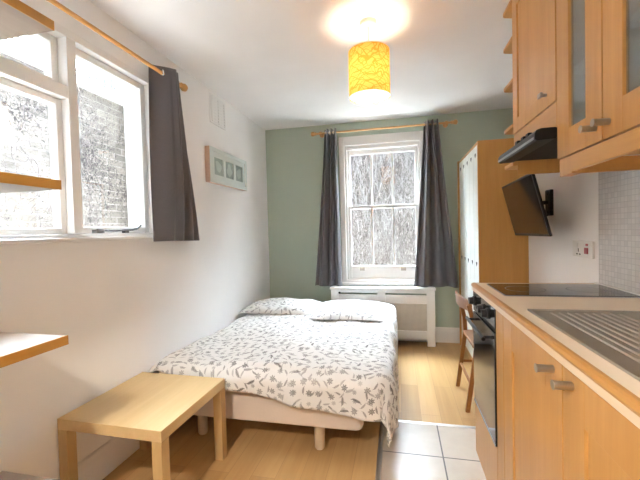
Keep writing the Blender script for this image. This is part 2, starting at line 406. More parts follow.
bm = BM(); box(bm, (XL - WT, YF - WT, -.12), (XA + WT, YB + WT, 0)); struct(obj('floor', bm, M_floor, org=(0, 0, 0)))
TXL = -.125
bm = BM(); box(bm, (TXL, YF, 0), (XR, TY0, .003)); struct(obj('floor_tiles', bm, M_tile, org=(0, 0, 0)))
def skirting(name, axis, a0, a1, plane, sgn):
    h = .17; prof = [(0, 0), (.011, 0), (.011, h - .045), (.009, h - .03), (.008, h - .012), (.004, h), (0, h)]
    bm = BM()
    if axis == 'X': prism(bm, [(plane + sgn * p, z) for p, z in prof], 'X', a0, a1)
    else: prism(bm, [(plane + sgn * p, z) for p, z in prof], 'Y', a0, a1)
    return struct(obj(name, bm, M_trim, org=(0, 0, 0)))
skirting('baseboard_back', 'X', XL + .018, .65, YB, -1)
skirting('baseboard_left', 'Y', YF, YB, XL, 1)
skirting('baseboard_right', 'Y', 2.15, 3.10, XR, -1)
# metal threshold strips between laminate and tiles
bm = BM(); prism(bm, [(TY0 - .014, .003), (TY0 + .014, .0), (TY0 + .014, .003), (TY0 + .006, .007), (TY0 - .006, .008), (TY0 - .014, .006)], 'X', TXL - .014, XR)
struct(obj('trim_1', bm, M_strip))
bm = BM(); prism(bm, [(TXL - .014, 0), (TXL + .014, .003), (TXL + .014, .006), (TXL + .006, .008), (TXL - .006, .007), (TXL - .014, .003)], 'Y', YF, TY0 - .014)
struct(obj('trim_2', bm, M_strip))
# mosaic splashback
bm = BM(); box(bm, (XR - .007, .2, .972), (XR, 2.10, 1.56)); struct(obj('trim_3', bm, M_mosaic, org=(0, 0, .972)))

# ------------------------------------------------------------------ left window
def framerect(bm, plane, a0, a1, z0, z1, w, axis, wb=None, wt=None):
    """rectangular frame: plane=(p0,p1) is the depth range"""
    wb = w if wb is None else wb; wt = w if wt is None else wt
    for (p, q, r, s) in ((a0, a0 + w, z0, z1), (a1 - w, a1, z0, z1), (a0 + w, a1 - w, z0, z0 + wb), (a0 + w, a1 - w, z1 - wt, z1)):
        if axis == 'Y': box(bm, (plane[0], p, r), (plane[1], q, s))
        else: box(bm, (p, plane[0], r), (q, plane[1], s))
y0, y1, z0, z1 = WL
w1 = bpy.data.objects.new('window_1', None); COL.objects.link(w1); w1.location = (XL, (y0 + y1) / 2, z0); ORG[w1.name] = Vector(w1.location); w1['kind'] = 'structure'
FX = (XL - .11, XL + .008)
bm = BM(); framerect(bm, FX, y0, y1, z0, z1, .045, 'Y', .035, .04)
MY0, MY1 = 1.445, 1.497
box(bm, (FX[0], MY0, z0 + .035), (FX[1], MY1, z1 - .04))
TZ0, TZ1 = 1.955, 2.015
box(bm, (FX[0], y0 + .045, TZ0), (FX[1], MY0, TZ1))
obj('frame', bm, M_trim, w1, .003)
boxobj('sill', (XL - .02, y0 - .02, z0 - .004), (XL + .035, y1 + .02, z0 + .018), M_trim, w1, .005)
def casement(nm, a0, a1, c0, c1, w, dx=0):
    P = (XL - .085 + dx, XL - .035 + dx)
    bm = BM(); framerect(bm, P, a0, a1, c0, c1, w, 'Y'); s = obj('sash', bm, M_trim, w1, .004)
    bm = BM(); box(bm, (P[0] + .02, a0 + w, c0 + w), (P[0] + .026, a1 - w, c1 - w)); obj('pane', bm, M_glass, s)
    return s
casement('right', MY1, y1 - .045, z0 + .035, z1 - .04, .038)
casement('low', y0 + .045, MY0, z0 + .035, TZ0, .03)
fan = casement('fan', y0 + .045, MY0, TZ1, z1 - .04, .034, -.01)
# casement stay lying on the frame
bm = BM()
sweep(bm, [(XL - .012, 1.60, 1.318), (XL - .012, 1.70, 1.312), (XL - .012, 1.86, 1.318), (XL - .010, 1.90, 1.325), (XL - .006, 1.925, 1.345)], .006, 8)
box(bm, (XL - .035, 1.59, 1.299), (XL - .004, 1.64, 1.318)); box(bm, (XL - .035, 1.80, 1.299), (XL - .012, 1.83, 1.316))
obj('stay', bm, M_iron, w1)

# ------------------------------------------------------------------ back window (sash)
x0, x1, z0, z1 = WB
w2 = bpy.data.objects.new('window_2', None); COL.objects.link(w2); w2.location = ((x0 + x1) / 2, YB, z0); ORG[w2.name] = Vector(w2.location); w2['kind'] = 'structure'
bm = BM(); framerect(bm, (YB - .012, YB + .14), x0, x1, z0, z1, .06, 'X', .035, .10)
framerect(bm, (YB + .02, YB + .14), x0 + .06, x1 - .06, z0 + .035, z1 - .10, .025, 'X', .012, .045)
obj('frame', bm, M_trim, w2, .003)
boxobj('sill', (x0 - .03, YB - .05, z0 - .022), (x1 + .03, YB + .03, z0 + .006), M_trim, w2, .005)
def sash(yy, c0, c1, wb, wt):
    a0, a1 = x0 + .085, x1 - .085; w = .032
    bm = BM(); framerect(bm, (yy, yy + .04), a0, a1, c0, c1, w, 'X', wb, wt); s = obj('sash', bm, M_trim, w2, .003)
    wid = (a1 - a0 - 2 * w)
    for k in (1, 2):
        xc = a0 + w + wid * k / 3; boxobj('glazing_bar', (xc - .011, yy + .005, c0 + wb), (xc + .011, yy + .036, c1 - wt), M_trim, s, .003)
    for k in range(3):
        xa = a0 + w + wid * k / 3; bm = BM(); box(bm, (xa, yy + .018, c0 + wb), (xa + wid / 3, yy + .023, c1 - wt)); obj('pane', bm, M_glass, s)
    return s, a0, a1
s, a0, a1 = sash(YB + .04, z0 + .045, 1.56, .15, .035)
for fx in (.19, .78):
    xc = a0 + (a1 - a0) * fx; bm = BM(); box(bm, (xc - .028, YB + .022, .815), (xc + .028, YB + .041, .823)); box(bm, (xc - .028, YB + .034, .80), (xc + .028, YB + .041, .835))
    obj('sash_lift', bm, M_nickel, s, .003)
sash(YB + .085, 1.525, z1 - .145, .035, .05)

# ------------------------------------------------------------------ curtains and rods
def rod(name, p0, p1, label, mat, wall_dir):
    p0, p1 = Vector(p0), Vector(p1); d = (p1 - p0).normalized()
    t = thing(name, (p0 + p1) / 2, label, 'curtain rod')
    bm = BM(); bar(bm, p0, p1, .0115, 16); obj('pole', bm, mat, t, smooth=True)
    for p, s in ((p0, -1), (p1, 1)):
        bm = BM(); prof = [(.0135, 0), (.02, .004), (.02, .012), (.014, .016), (.024, .03), (.027, .042), (.024, .056), (.012, .064), (.001, .066)]
        lathe(bm, prof, (0, 0, 0), 20)
        q = Vector((0, 0, 1)).rotation_difference(d * s); bmesh.ops.transform(bm, matrix=Matrix.Translation(p) @ q.to_matrix().to_4x4(), verts=bm.verts)
        obj('finial', bm, mat, t, smooth=True)
    L = (p1 - p0).length
    for f in (.05 / L, 1 - .05 / L):
        c = p0 + (p1 - p0) * f; bm = BM(); bar(bm, c, c + Vector(wall_dir) * .078, .011, 12); bar(bm, c + Vector(wall_dir) * .07, c + Vector(wall_dir) * .0965, .026, 16)
        bar(bm, c - d * .012, c + d * .012, .02, 16)
        obj('bracket', bm, mat, t, smooth=True)
    return t
RY = YB - .10
rod('curtain_rod', (-.90, RY, 2.398), (.575, RY, 2.398), 'beech wood curtain rod across the sage green wall over the sash window', M_pine, (0, 1, 0))
RX = XL + .10
rod('curtain_rod', (RX, .30, 2.318), (RX, 2.235, 2.318), 'beech wood curtain rod over the wide casement window on the white wall', M_pineY, (-1, 0, 0))

def curtain(name, base, along, out, T, B, ztop, zbot, folds, amp, label, rodz, nz=26, ns=150, seed=0, lean=0.0, phase=0.0, ripple=0.0, warp=0.0):
    """T=(a0,a1) extents at the rod, B=(b0,b1) at the hem, both along 'along' from base"""
    base, along, out = Vector(base), Vector(along), Vector(out)
    rnd = random.Random(seed); ph = [rnd.uniform(-.5, .5) for _ in range(folds + 2)]
    bm = BM(); grid = []
    for j in range(nz + 1):
        v = j / nz; z = ztop + (zbot - ztop) * v
        e = v ** 1.15; row = []
        for i in range(ns + 1):
            u = i / ns
            uw = u - warp * math.sin(PI * u) * e
            a = (T[0] + (T[1] - T[0]) * u) * (1 - e) + (B[0] + (B[1] - B[0]) * uw) * e
            k = u * folds * 2 * PI
            kk = int(u * folds); wob = ph[kk] * (1 - abs((u * folds - kk) * 2 - 1))
            d = math.sin(k + phase + 1.2 * wob * e) * amp * (1 - .35 * e) + math.sin(k * .43 + seed + 2.2 * v) * amp * .45 * e
            d += ripple * math.sin(u * 32 + seed) * min(1, max(0, (u - .35) * 3)) * (.35 + .65 * e)
            a += .012 * math.sin(k * .5 + seed) * e
            row.append(bm.verts.new(base + along * a + out * (d + lean * e) + Vector((0, 0, z + .006 * math.sin(k * .5 + 1) * (v > .9)))))
        grid.append(row)
    for j in range(nz):
        for i in range(ns): bm.faces.new([grid[j][i], grid[j][i + 1], grid[j + 1][i + 1], grid[j + 1][i]])
    o = obj(name, bm, M_curt, None, smooth=True, solid=.003, org=base + Vector((0, 0, zbot)))
    tag(o, label, 'curtain')
    # metal eyelets where the rod goes through
    for i in range(folds * 2 + 1):
        u = (i - phase / PI) / (folds * 2)
        if u <= .01 or u > .99: continue
        a = T[0] + (T[1] - T[0]) * u
        c = base + along * a + Vector((0, 0, rodz))
        nrm = (along * ((T[1] - T[0]) * .3) + out * (amp * 2 * PI * folds * .3 * math.cos(u * folds * 2 * PI + phase))).normalized()
        nrm = along.lerp(out * (1 if nrm.dot(out) > 0 else -1), .45).normalized()
        bm = BM(); bmesh.ops.create_circle(bm, segments=6, radius=.005, matrix=Matrix.Identity(4)); bm.free()
        bm = BM(); rings = []
        for q in range(24):
            t = 2 * PI * q / 24; ring = []
            for w in range(6):
                s_ = 2 * PI * w / 6; r = .021 + .0045 * math.cos(s_)
                ring.append(bm.verts.new((r * math.cos(t), r * math.sin(t), .0045 * math.sin(s_))))
            rings.append(ring)
        for q in range(24):
            for w in range(6): bm.faces.new([rings[q][w], rings[(q + 1) % 24][w], rings[(q + 1) % 24][(w + 1) % 6], rings[q][(w + 1) % 6]])
        qd = Vector((0, 0, 1)).rotation_difference(nrm); bmesh.ops.transform(bm, matrix=Matrix.Translation(c) @ qd.to_matrix().to_4x4(), verts=bm.verts)
        obj('eyelet', bm, M_chrome, o, smooth=True)
    return o
curtain('curtain', (0, RY, 0), (1, 0, 0), (0, 1, 0), (-.80, -.665), (-.955, -.64), 2.436, .637, 3, .046,
        'charcoal curtain at the sash window, hanging on the side away from the wardrobe', 2.398, seed=3)
curtain('curtain', (0, RY, 0), (1, 0, 0), (0, 1, 0), (.295, .445), (.15, .635), 2.436, .637, 3, .05,
        'charcoal curtain at the sash window, hanging on the side towards the wardrobe', 2.398, seed=8)
curtain('curtain', (RX, 0, 0), (0, 1, 0), (1, 0, 0), (1.98, 2.235), (1.93, 2.46), 2.362, 1.236, 1, .05,
        'short charcoal eyelet curtain on the white wall beside the casement window', 2.318, seed=5, phase=-PI / 2, ripple=.05, warp=.17)

# ------------------------------------------------------------------ wall fittings
bm = BM(); box(bm, (XL, 2.80, 2.238), (XL + .008, 3.08, 2.49)); vt = obj('wall_vent', bm, M_vent, None, .003)
tag(vt, 'square white ventilation grille high on the white wall above the picture', 'vent')
bm = BM()
for k in range(9):
    z = 2.262 + k * .0255; prism(bm, [(XL + .006, z), (XL + .014, z - .006), (XL + .016, z - .003), (XL + .008, z + .008)], 'Y', 2.825, 3.055)
for y in (2.825, 2.94, 3.05): box(bm, (XL + .006, y - .004, 2.255), (XL + .015, y + .008, 2.475))
obj('grille', bm, M_vent, vt)

py0, py1, pz0, pz1 = 2.70, 3.43, 1.712, 2.012
pic = thing('picture_frame', (XL, (py0 + py1) / 2, pz0), 'long pale green wall picture with three square windows, on the white wall above the bed', 'picture')
bm = BM(); framerect(bm, (XL + .001, XL + .045), py0, py1, pz0, pz1, .03, 'Y')
fr = obj('frame', bm, M_picside, pic, .002)
bm = BM(); w = .035; framerect(bm, (XL + .044, XL + .05), py0, py1, pz0, pz1, w, 'Y'); obj('face_trim', bm, M_matt, pic, .002)
bm = BM()
ys = [py0 + .03, py0 + .10, py0 + .245, py0 + .30, py0 + .445, py0 + .50, py0 + .645, py1 - .03]
ys = [2.73, 2.785, 2.945, 2.99, 3.15, 3.195, 3.355, 3.40]
for k in range(0, 8, 2): box(bm, (XL + .034, ys[k], pz0 + .03), (XL + .04, ys[k + 1], pz1 - .03))
for k in range(1, 7, 2):
    box(bm, (XL + .034, ys[k], pz0 + .03), (XL + .04, ys[k + 1], pz0 + .075)); box(bm, (XL + .034, ys[k], pz1 - .075), (XL + .04, ys[k + 1], pz1 - .03))
obj('mount', bm, M_matt, pic)
for k in (1, 3, 5):
    bm = BM(); box(bm, (XL + .028, ys[k], pz0 + .075), (XL + .033, ys[k + 1], pz1 - .075)); q = obj('print', bm, M_matdark, pic)
    bm = BM(); yc = (ys[k] + ys[k + 1]) / 2
    prism(bm, [(yc + .05 * math.cos(t) * (1 + .25 * math.sin(3 * t + k)), (pz0 + pz1) / 2 + .05 * math.sin(t) * (1 + .2 * math.cos(2 * t + k))) for t in [i * PI / 10 for i in range(20)]], 'X', XL + .033, XL + .035)
    obj('motif', bm, M_motif, q)

# ------------------------------------------------------------------ pendant lamp
LX, LY = -.151, 2.174
lamp = thing('pendant_lamp', (LX, LY, ZC), 'yellow drum pendant lamp with scribbled threads, lit, hanging above the bed', 'lamp')
bm = BM(); r = lathe(bm, [(.001, -.03), (.018, -.03), (.045, -.018), (.05, -.004), (.05, 0)], (LX, LY, ZC), 28); obj('ceiling_rose', bm, M_flex, lamp, smooth=True)
bm = BM(); bar(bm, (LX, LY, ZC - .03), (LX, LY, 2.30), .0035, 8); obj('flex', bm, M_flex, lamp, smooth=True)
SZ0, SZ1, SR = 2.075, 2.345, .122
bm = BM(); lathe(bm, [(SR, SZ0), (SR, (SZ0 + SZ1) / 2), (SR, SZ1)], (LX, LY, 0), 56); sh = obj('lamp_shade', bm, M_shade, lamp, smooth=True)
bm = BM()
for z in (SZ0, SZ1):
    bm = BM(); ring = [(LX + SR * math.cos(t), LY + SR * math.sin(t), z) for t in [2 * PI * i / 48 for i in range(49)]]; sweep(bm, ring, .0025, 6); obj('shade_ring', bm, M_flex, lamp, smooth=True)
bm = BM()
for k in range(3):
    t = 2 * PI * k / 3 + .3; bar(bm, (LX + .02 * math.cos(t), LY + .02 * math.sin(t), SZ1 - .045), (LX + SR * math.cos(t), LY + SR * math.sin(t), SZ1), .002, 6)
obj('shade_spider', bm, M_flex, lamp, smooth=True)
bm = BM(); lathe(bm, [(.001, SZ0 + .006), (SR - .004, SZ0 + .006)], (LX, LY, 0), 40); obj('diffuser', bm, M_disc, lamp, smooth=True)
bm = BM(); bar(bm, (LX, LY, 2.245), (LX, LY, 2.335), .019, 16); obj('lamp_holder', bm, M_flex, lamp, smooth=True)
bm = BM(); sphere(bm, (LX, LY, 2.205), .034, 20); obj('bulb', bm, M_bulb, lamp, smooth=True)
# unseen pendant added behind the camera as fill light for the kitchen side
KLX, KLY = -.82, -.38
fill_lamp = thing('pendant_lamp', (KLX, KLY, ZC), 'white drum pendant lamp added out of view as fill light for the kitchen half of the room', 'lamp')
bm = BM(); lathe(bm, [(.001, -.03), (.018, -.03), (.045, -.018), (.05, -.004), (.05, 0)], (KLX, KLY, ZC), 28); obj('ceiling_rose', bm, M_flex, fill_lamp, smooth=True)
bm = BM(); bar(bm, (KLX, KLY, ZC - .03), (KLX, KLY, 2.32), .0035, 8); obj('flex', bm, M_flex, fill_lamp, smooth=True)
bm = BM(); lathe(bm, [(.20, 2.14), (.20, 2.34)], (KLX, KLY, 0), 48); obj('lamp_shade', bm, M_wshade, fill_lamp, smooth=True, solid=.002)
bm = BM()
for k in range(3):
    t = 2 * PI * k / 3; bar(bm, (KLX, KLY, 2.31), (KLX + .2 * math.cos(t), KLY + .2 * math.sin(t), 2.335), .002, 6)
obj('shade_spider', bm, M_flex, fill_lamp, smooth=True)
bm = BM(); bar(bm, (KLX, KLY, 2.275), (KLX, KLY, 2.32), .019, 16); obj('lamp_holder', bm, M_flex, fill_lamp, smooth=True)
bm = BM(); sphere(bm, (KLX, KLY, 2.24), .036, 20); obj('bulb', bm, M_bulb, fill_lamp, smooth=True)

# ------------------------------------------------------------------ radiator cover
rx0, rx1, ry0, ry1, rz = -.76, .372, 3.955, YB - .02, .632
rc = thing('radiator_cover', ((rx0 + rx1) / 2, (ry0 + ry1) / 2, 0), 'white panelled radiator cover with two grilles below the sash window', 'radiator cover')
boxobj('top_board', (rx0 - .012, ry0 - .015, rz - .022), (rx1 + .012, ry1 - .03, rz), M_radi, rc, .004)
bm = BM(); sw = .085
xm = (rx0 + rx1) / 2
zt = rz - .022
# front frame: stiles, middle rail, rails and slots
for a, b in ((rx0, rx0 + sw), (xm - .045, xm + .045), (rx1 - sw, rx1)): box(bm, (a, ry0, .0), (b, ry0 + .02, zt)) if a != xm - .045 else box(bm, (a, ry0, .075), (b, ry0 + .02, zt))
for a, b in ((rx0 + sw, xm - .045), (xm + .045, rx1 - sw)):
    box(bm, (a, ry0, .075), (b, ry0 + .02, .165)); box(bm, (a, ry0, .46), (b, ry0 + .02, .556)); box(bm, (a, ry0, .574), (b, ry0 + .02, zt))
obj('front_frame', bm, M_radi, rc, .003)
M_mesh = None
def grille_mat():
    m, nt, out = new_mat('radiator_grille'); v = coords(nt)
    sep = N(nt, 'ShaderNodeSeparateXYZ'); nt.links.new(v, sep.inputs[0])
    a = math_n(nt, 'GREATER_THAN', math_n(nt, 'SINE', math_n(nt, 'MULTIPLY', sep.outputs[0], 2 * PI / .0125)), .45)
    b = math_n(nt, 'GREATER_THAN', math_n(nt, 'SINE', math_n(nt, 'MULTIPLY', sep.outputs[2], 2 * PI / .0125)), .45)
    c = mixc(nt, math_n(nt, 'MULTIPLY', a, b), (.66, .61, .54), (.12, .1, .09))
    bsdf(nt, out, c, .5, 0, .3); return m
M_mesh = grille_mat()
for a, b in ((rx0 + sw, xm - .045), (xm + .045, rx1 - sw)):
    bm = BM(); box(bm, (a - .01, ry0 + .02, .155), (b + .01, ry0 + .026, .47)); obj('grille', bm, M_mesh, rc)
for q in (rx0, rx1 - .02): boxobj('side_panel', (q, ry0 + .02, 0), (q + .02, ry1, zt), M_radi, rc, 0)
bm = BM(); bar(bm, (rx0 + .10, ry0 + .012, .575), (rx0 + .10, ry0 - .012, .575), .011, 12); obj('valve_knob', bm, M_black, rc, smooth=True)

# ------------------------------------------------------------------ bed
bed = thing('bed', (-.87, 2.95, 0), 'low double bed with beige fabric base standing along the white wall', 'bed')
BX0, BX1, BY0, BY1 = XL + .025, -.215, 1.945, 3.90
def rounded_rect(x0, x1, y0, y1, r, n=6):
    pts = []
    for cx, cy, a0 in ((x1 - r, y1 - r, 0), (x0 + r, y1 - r, PI / 2), (x0 + r, y0 + r, PI), (x1 - r, y0 + r, 1.5 * PI)):
        pts += [(cx + r * math.cos(a0 + PI / 2 * i / n), cy + r * math.sin(a0 + PI / 2 * i / n)) for i in range(n + 1)]
    return pts
bm = BM(); prism(bm, rounded_rect(BX0, BX1, BY0 + .01, BY1, .05), 'Z', .148, .31)
obj('base', bm, M_valance, bed, .015)
bm = BM(); prism(bm, rounded_rect(BX0, BX1 + .01, BY0 + .005, BY1, .07), 'Z', .31, .445); obj('mattress', bm, M_valance, bed, .03)
for lx, ly in ((-.475, 2.01), (-1.25, 2.03), (-.475, 3.75), (-1.25, 3.75), (-.86, 2.9)):
    bm = BM(); lathe(bm, [(.024, 0), (.030, .01), (.032, .148)], (lx, ly, 0), 20); r_ = bm.verts
    bmesh.ops.holes_fill(bm, edges=bm.edges, sides=40); obj('leg', bm, M_bedleg, bed, smooth=True)
# loose dust-cover flap hanging below the base
bm = BM(); prism(bm, [(-1.16, .148), (-.78, .148), (-.80, .135), (-1.05, .12), (-1.12, .085)], 'Y', 2.12, 2.124); obj('dust_cover', bm, M_valance, bed)

def duvet():
    xr, yf, top = -.118, BY0 + .03, .475
    NA, NB = 120, 150
    xl, yh = XL + .012, 3.86
    rnd = random.Random(4)
    waves = [(rnd.uniform(-9, 9), rnd.uniform(-9, 9), rnd.uniform(0, 6), rnd.uniform(.002, .005)) for _ in range(12)]
    waves += [(rnd.uniform(-22, 22), rnd.uniform(-22, 22), rnd.uniform(0, 6), rnd.uniform(.0008, .002)) for _ in range(14)]
    bm = BM(); uvl = bm.loops.layers.uv.new('UVMap'); grid = []; UV = {}
    for j in range(NB + 1):
        row = []
        for i in range(NA + 1):
            fa, fb = i / NA, j / NB
            hang_r = .33
            a = xl + (xr + hang_r - xl) * fa               # cloth coordinate across
            s = min(1, max(0, (a - xl) / (xr - xl)))
            hang_f = .06 + .215 * s ** .9
            b = yh + (yf - hang_f - yh) * fb               # cloth coordinate along, growing towards the foot means smaller
            ao, bo = max(0, a - xr), max(0, yf - b)
            R_ = .075
            # how far over the edge, rounded
            L = math.hypot(ao, bo)
            x, y = min(a, xr), max(b, yf)
            z = top
            h = sum(A * math.sin(kx * a + ky * b + p) for kx, ky, p, A in waves)
            if L > 0:
                ux, uy = ao / L, -bo / L
                q = R_ * PI / 2
                if L < q:
                    t = L / R_; out = R_ * math.sin(t); dz = R_ * (1 - math.cos(t))
                else: out = R_; dz = R_ + (L - q)
                fold = (math.sin(a * 17 + b * 3) * .012 + math.sin(a * 31 + 1) * .005) * min(1, L / .15) if bo > ao else (math.sin(b * 13 + 1) * .014 + math.sin(b * 29) * .005) * min(1, L / .15)
                x += ux * (out + fold); y += uy * (out + fold); z -= dz
            else: x, y = a, b
            edge = min(1, max(0, (x - xl)) / .10)
            z += h * (1 if L < .05 else .5)
            # puffiness: lower beside the wall, crown towards the middle
            z -= .045 * (1 - edge) ** 2
            z += .018 * math.sin(PI * min(1, max(0, (x - xl) / (xr - xl)))) if L == 0 else 0
            v = bm.verts.new((x, y, z)); row.append(v); UV[v] = (a, b)
        grid.append(row)
    for j in range(NB):
        for i in range(NA):
            f = bm.faces.new([grid[j][i], grid[j][i + 1], grid[j + 1][i + 1], grid[j + 1][i]])
            for l in f.loops: l[uvl].uv = UV[l.vert]
    o = obj('duvet', bm, M_duvet, None, smooth=True, solid=.014, org=(-.87, 2.9, .2))
    tag(o, 'white duvet printed with grey flowers and leaves, draped over the low bed', 'duvet')
duvet()
def pillow(x0, x1, y0, y1, z, h, label, seed, rot=0):
    n = 28; rnd = random.Random(seed); ph = [rnd.uniform(0, 6) for _ in range(8)]
    bm = BM(); uvl = bm.loops.layers.uv.new('UVMap'); top, bot, UV = [], [], {}
    cx, cy = (x0 + x1) / 2, (y0 + y1) / 2; ca, sa = math.cos(rot), math.sin(rot)
    for j in range(n + 1):
        rt, rb = [], []
        for i in range(n + 1):
            u, v = i / n * 2 - 1, j / n * 2 - 1
            prof = max(0, (1 - abs(u) ** 3.2)) ** .55 * max(0, (1 - abs(v) ** 2.6)) ** .55
            px = u * (x1 - x0) / 2 * (1 - .05 * (1 - v * v) * 0 - .03 * v * v * 0); pyy = v * (y1 - y0) / 2
            wr = .006 * math.sin(6 * u + 3 * v + ph[0]) + .004 * math.sin(11 * u - 7 * v + ph[1])
            X, Y = cx + px * ca - pyy * sa, cy + px * sa + pyy * ca
            a = bm.verts.new((X, Y, z + .02 + (h - .02) * prof + wr * prof))
            rt.append(a); UV[a] = (X + seed * 1.3, Y + seed)
            if i in (0, n) or j in (0, n): rb.append(a)
            else:
                b = bm.verts.new((X, Y, z + .02 - .02 * prof)); rb.append(b); UV[b] = (X + seed * 1.3, Y + seed)
        top.append(rt); bot.append(rb)
    for g in (top, bot):
        for j in range(n):
            for i in range(n):
                f = bm.faces.new([g[j][i], g[j][i + 1], g[j + 1][i + 1], g[j + 1][i]])
                for l in f.loops: l[uvl].uv = UV[l.vert]
    o = obj('pillow', bm, M_duvet, None, smooth=True)
    tag(o, label, 'pillow', None)
    return o
pillow(-1.53, -.815, 3.17, 3.74, .484, .095, 'flower printed pillow on the bed in the corner beside the white wall', 1)
pillow(-.795, -.15, 3.02, 3.74, .486, .09, 'flower printed pillow on the bed in front of the radiator cover', 2, .03)

# ------------------------------------------------------------------ side table
tt = thing('side_table', (-1.268, 1.578, 0), 'square birch side table with thick legs against the white wall at the bed foot', 'table')
h = .275; LG = .05
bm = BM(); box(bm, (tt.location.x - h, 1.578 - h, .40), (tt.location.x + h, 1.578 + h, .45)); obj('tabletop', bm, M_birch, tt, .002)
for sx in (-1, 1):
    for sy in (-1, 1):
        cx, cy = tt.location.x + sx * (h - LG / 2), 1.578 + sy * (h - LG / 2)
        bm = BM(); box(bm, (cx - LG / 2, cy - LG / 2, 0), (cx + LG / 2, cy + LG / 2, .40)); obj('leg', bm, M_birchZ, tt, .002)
tt.rotation_euler.z = -.016

# ------------------------------------------------------------------ shelving unit beside the camera
SX0, SX1, SY0, SY1 = XL + .012, -1.20, -.25, 1.072
su = thing('shelf_unit', ((SX0 + SX1) / 2, .4, 0), 'open shelf unit of pale boards with orange oak edging in front of the casement window', 'shelf unit')
for z in (.335, .888, 1.459, 2.032):
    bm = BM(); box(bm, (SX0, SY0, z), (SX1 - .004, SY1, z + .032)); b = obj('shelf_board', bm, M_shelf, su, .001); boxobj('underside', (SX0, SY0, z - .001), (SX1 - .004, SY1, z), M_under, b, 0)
    bm = BM(); box(bm, (SX1 - .004, SY0, z - .001), (SX1, SY1 + .0005, z + .033)); obj('edging', bm, M_edge, b)
for z0, z1 in ((0, .335), (.367, .888), (.92, 1.459), (1.491, 2.032)):
    bm = BM(); box(bm, (SX0, SY0, z0), (SX1 - .004, SY0 + .03, z1)); obj('upright', bm, M_shelf, su, .002)

# ------------------------------------------------------------------ base units
KX = .412           # front plane of doors
WTZ0, WTZ1 = .926, .968
KY0, KY1 = .30, 2.14
def shaker(bm_frame, bm_panel, x, y0, y1, z0, z1, st, t=.02, rec=.007):
    """door with frame and recessed panel, facing -X at plane x"""
    for a, b, c, d in ((y0, y0 + st, z0, z1), (y1 - st, y1, z0, z1)): box(bm_frame, (x, a, c), (x + t, b, d))
    for c, d in ((z0, z0 + st), (z1 - st, z1)): box(bm_frame, (x, y0 + st, c), (x + t, y1 - st, d))
    if bm_panel is not None: box(bm_panel, (x + rec, y0 + st + .002, z0 + st + .002), (x + t - .003, y1 - st - .002, z1 - st - .002)); box(bm_panel, (x + t - .003, y0 + st - .01, z0 + st - .01), (x + t - .001, y1 - st + .01, z1 - st + .01))
def bar_knob(parent, x, y, z, mat=M_nickel):
    bm = BM(); bar(bm, (x + .001, y, z), (x - .030, y, z), .007, 12); box(bm, (x - .036, y - .014, z - .0125), (x - .024, y + .014, z + .0125))
    return obj('knob', bm, mat, parent, .002)
def square_knob(parent, x, y, z):
    bm = BM(); bar(bm, (x, y, z), (x - .042, y, z), .0105, 16); bar(bm, (x - .042, y, z), (x - .045, y, z), .0125, 16)
    return obj('knob', bm, M_nickel, parent, .001)
def base_unit(name, y0, y1, label, knob_y, st=.108):
    t = thing(name, ((KX + XR) / 2, (y0 + y1) / 2, 0), label, 'kitchen cabinet', None)
    bm = BM(); X0 = KX + .022
    box(bm, (X0, y0, .10), (XR - .02, y0 + .016, WTZ0)); box(bm, (X0, y1 - .016, .10), (XR - .02, y1, WTZ0)); box(bm, (X0, y0 + .016, .10), (XR - .02, y1 - .016, .116)); box(bm, (XR - .03, y0 + .016, .116), (XR - .02, y1 - .016, WTZ0))
    obj('carcass', bm, M_beech, t)
    boxobj('plinth', (KX + .012, y0, .003), (KX + .03, y1, .098), M_beechY, t)
    f, p = BM(), BM(); shaker(f, p, KX, y0 + .0015, y1 - .0015, .102, WTZ0 - .008, st)
    d = obj('door', f, M_beech, t, .0012); obj('panel', p, M_beech, d)
    square_knob(d, KX, knob_y, .886)
    return t
base_unit('base_cabinet', 1.032, 1.566, 'beech base cabinet with one shaker door, next to the oven and below the drainer', 1.085)
base_unit('base_cabinet', .497, 1.029, 'beech base cabinet with one shaker door, below the sink and away from the oven', .975)
# oven with filler post and panel beneath
ov = thing('oven', ((KX + XR) / 2, 1.91, 0), 'black built-in oven under the hob at the end of the worktop', 'oven')
OY0, OY1 = 1.68, KY1 - .004
bm = BM(); box(bm, (KX + .02, OY0, .30), (XR - .03, OY1 - .014, WTZ0)); obj('body', bm, M_matte, ov)
boxobj('control_panel', (KX - .004, OY0, .815), (KX + .02, OY1, WTZ0 - .003), M_blackglass, ov, .003)
bm = BM(); box(bm, (KX - .006, OY0 + .002, .30), (KX + .02, OY1, .808)); dr = obj('door', bm, M_blackglass, ov, .004)
bm = BM(); bar(bm, (KX - .045, OY0 + .03, .775), (KX - .045, OY1 - .03, .775), .009, 12)
for y in (OY0 + .06, OY1 - .06): bar(bm, (KX - .045, y, .775), (KX - .005, y, .775), .007, 10)
obj('door_handle', bm, M_black, dr, smooth=True)
bm = BM(); box(bm, (KX - .0075, OY0 + .003, .30), (KX - .0055, OY1 - .002, .312)); obj('door_trim', bm, M_silver, dr)
for y in (2.10, 1.89, 1.80):
    bm = BM(); bar(bm, (KX - .004, y, .872), (KX - .012, y, .872), .026, 24); bar(bm, (KX - .012, y, .872), (KX - .034, y, .872), .021, 24, .018); box(bm, (KX - .037, y - .003, .874), (KX - .033, y + .003, .89))
    obj('knob', bm, M_black, ov, smooth=True)
oc = thing('oven_housing', ((KX + XR) / 2, 1.85, 0), 'beech oven housing with filler post and plain panel under the oven', 'kitchen cabinet')
boxobj('filler_post', (KX, 1.569, .003), (KX + .02, OY0 - .003, WTZ0 - .004), M_beech, oc)
boxobj('lower_panel', (KX, OY0 - .001, .003), (KX + .02, KY1, .292), M_beech, oc)
boxobj('end_panel', (KX + .021, KY1 - .016, .003), (XR - .02, KY1, WTZ0), M_beech, oc)
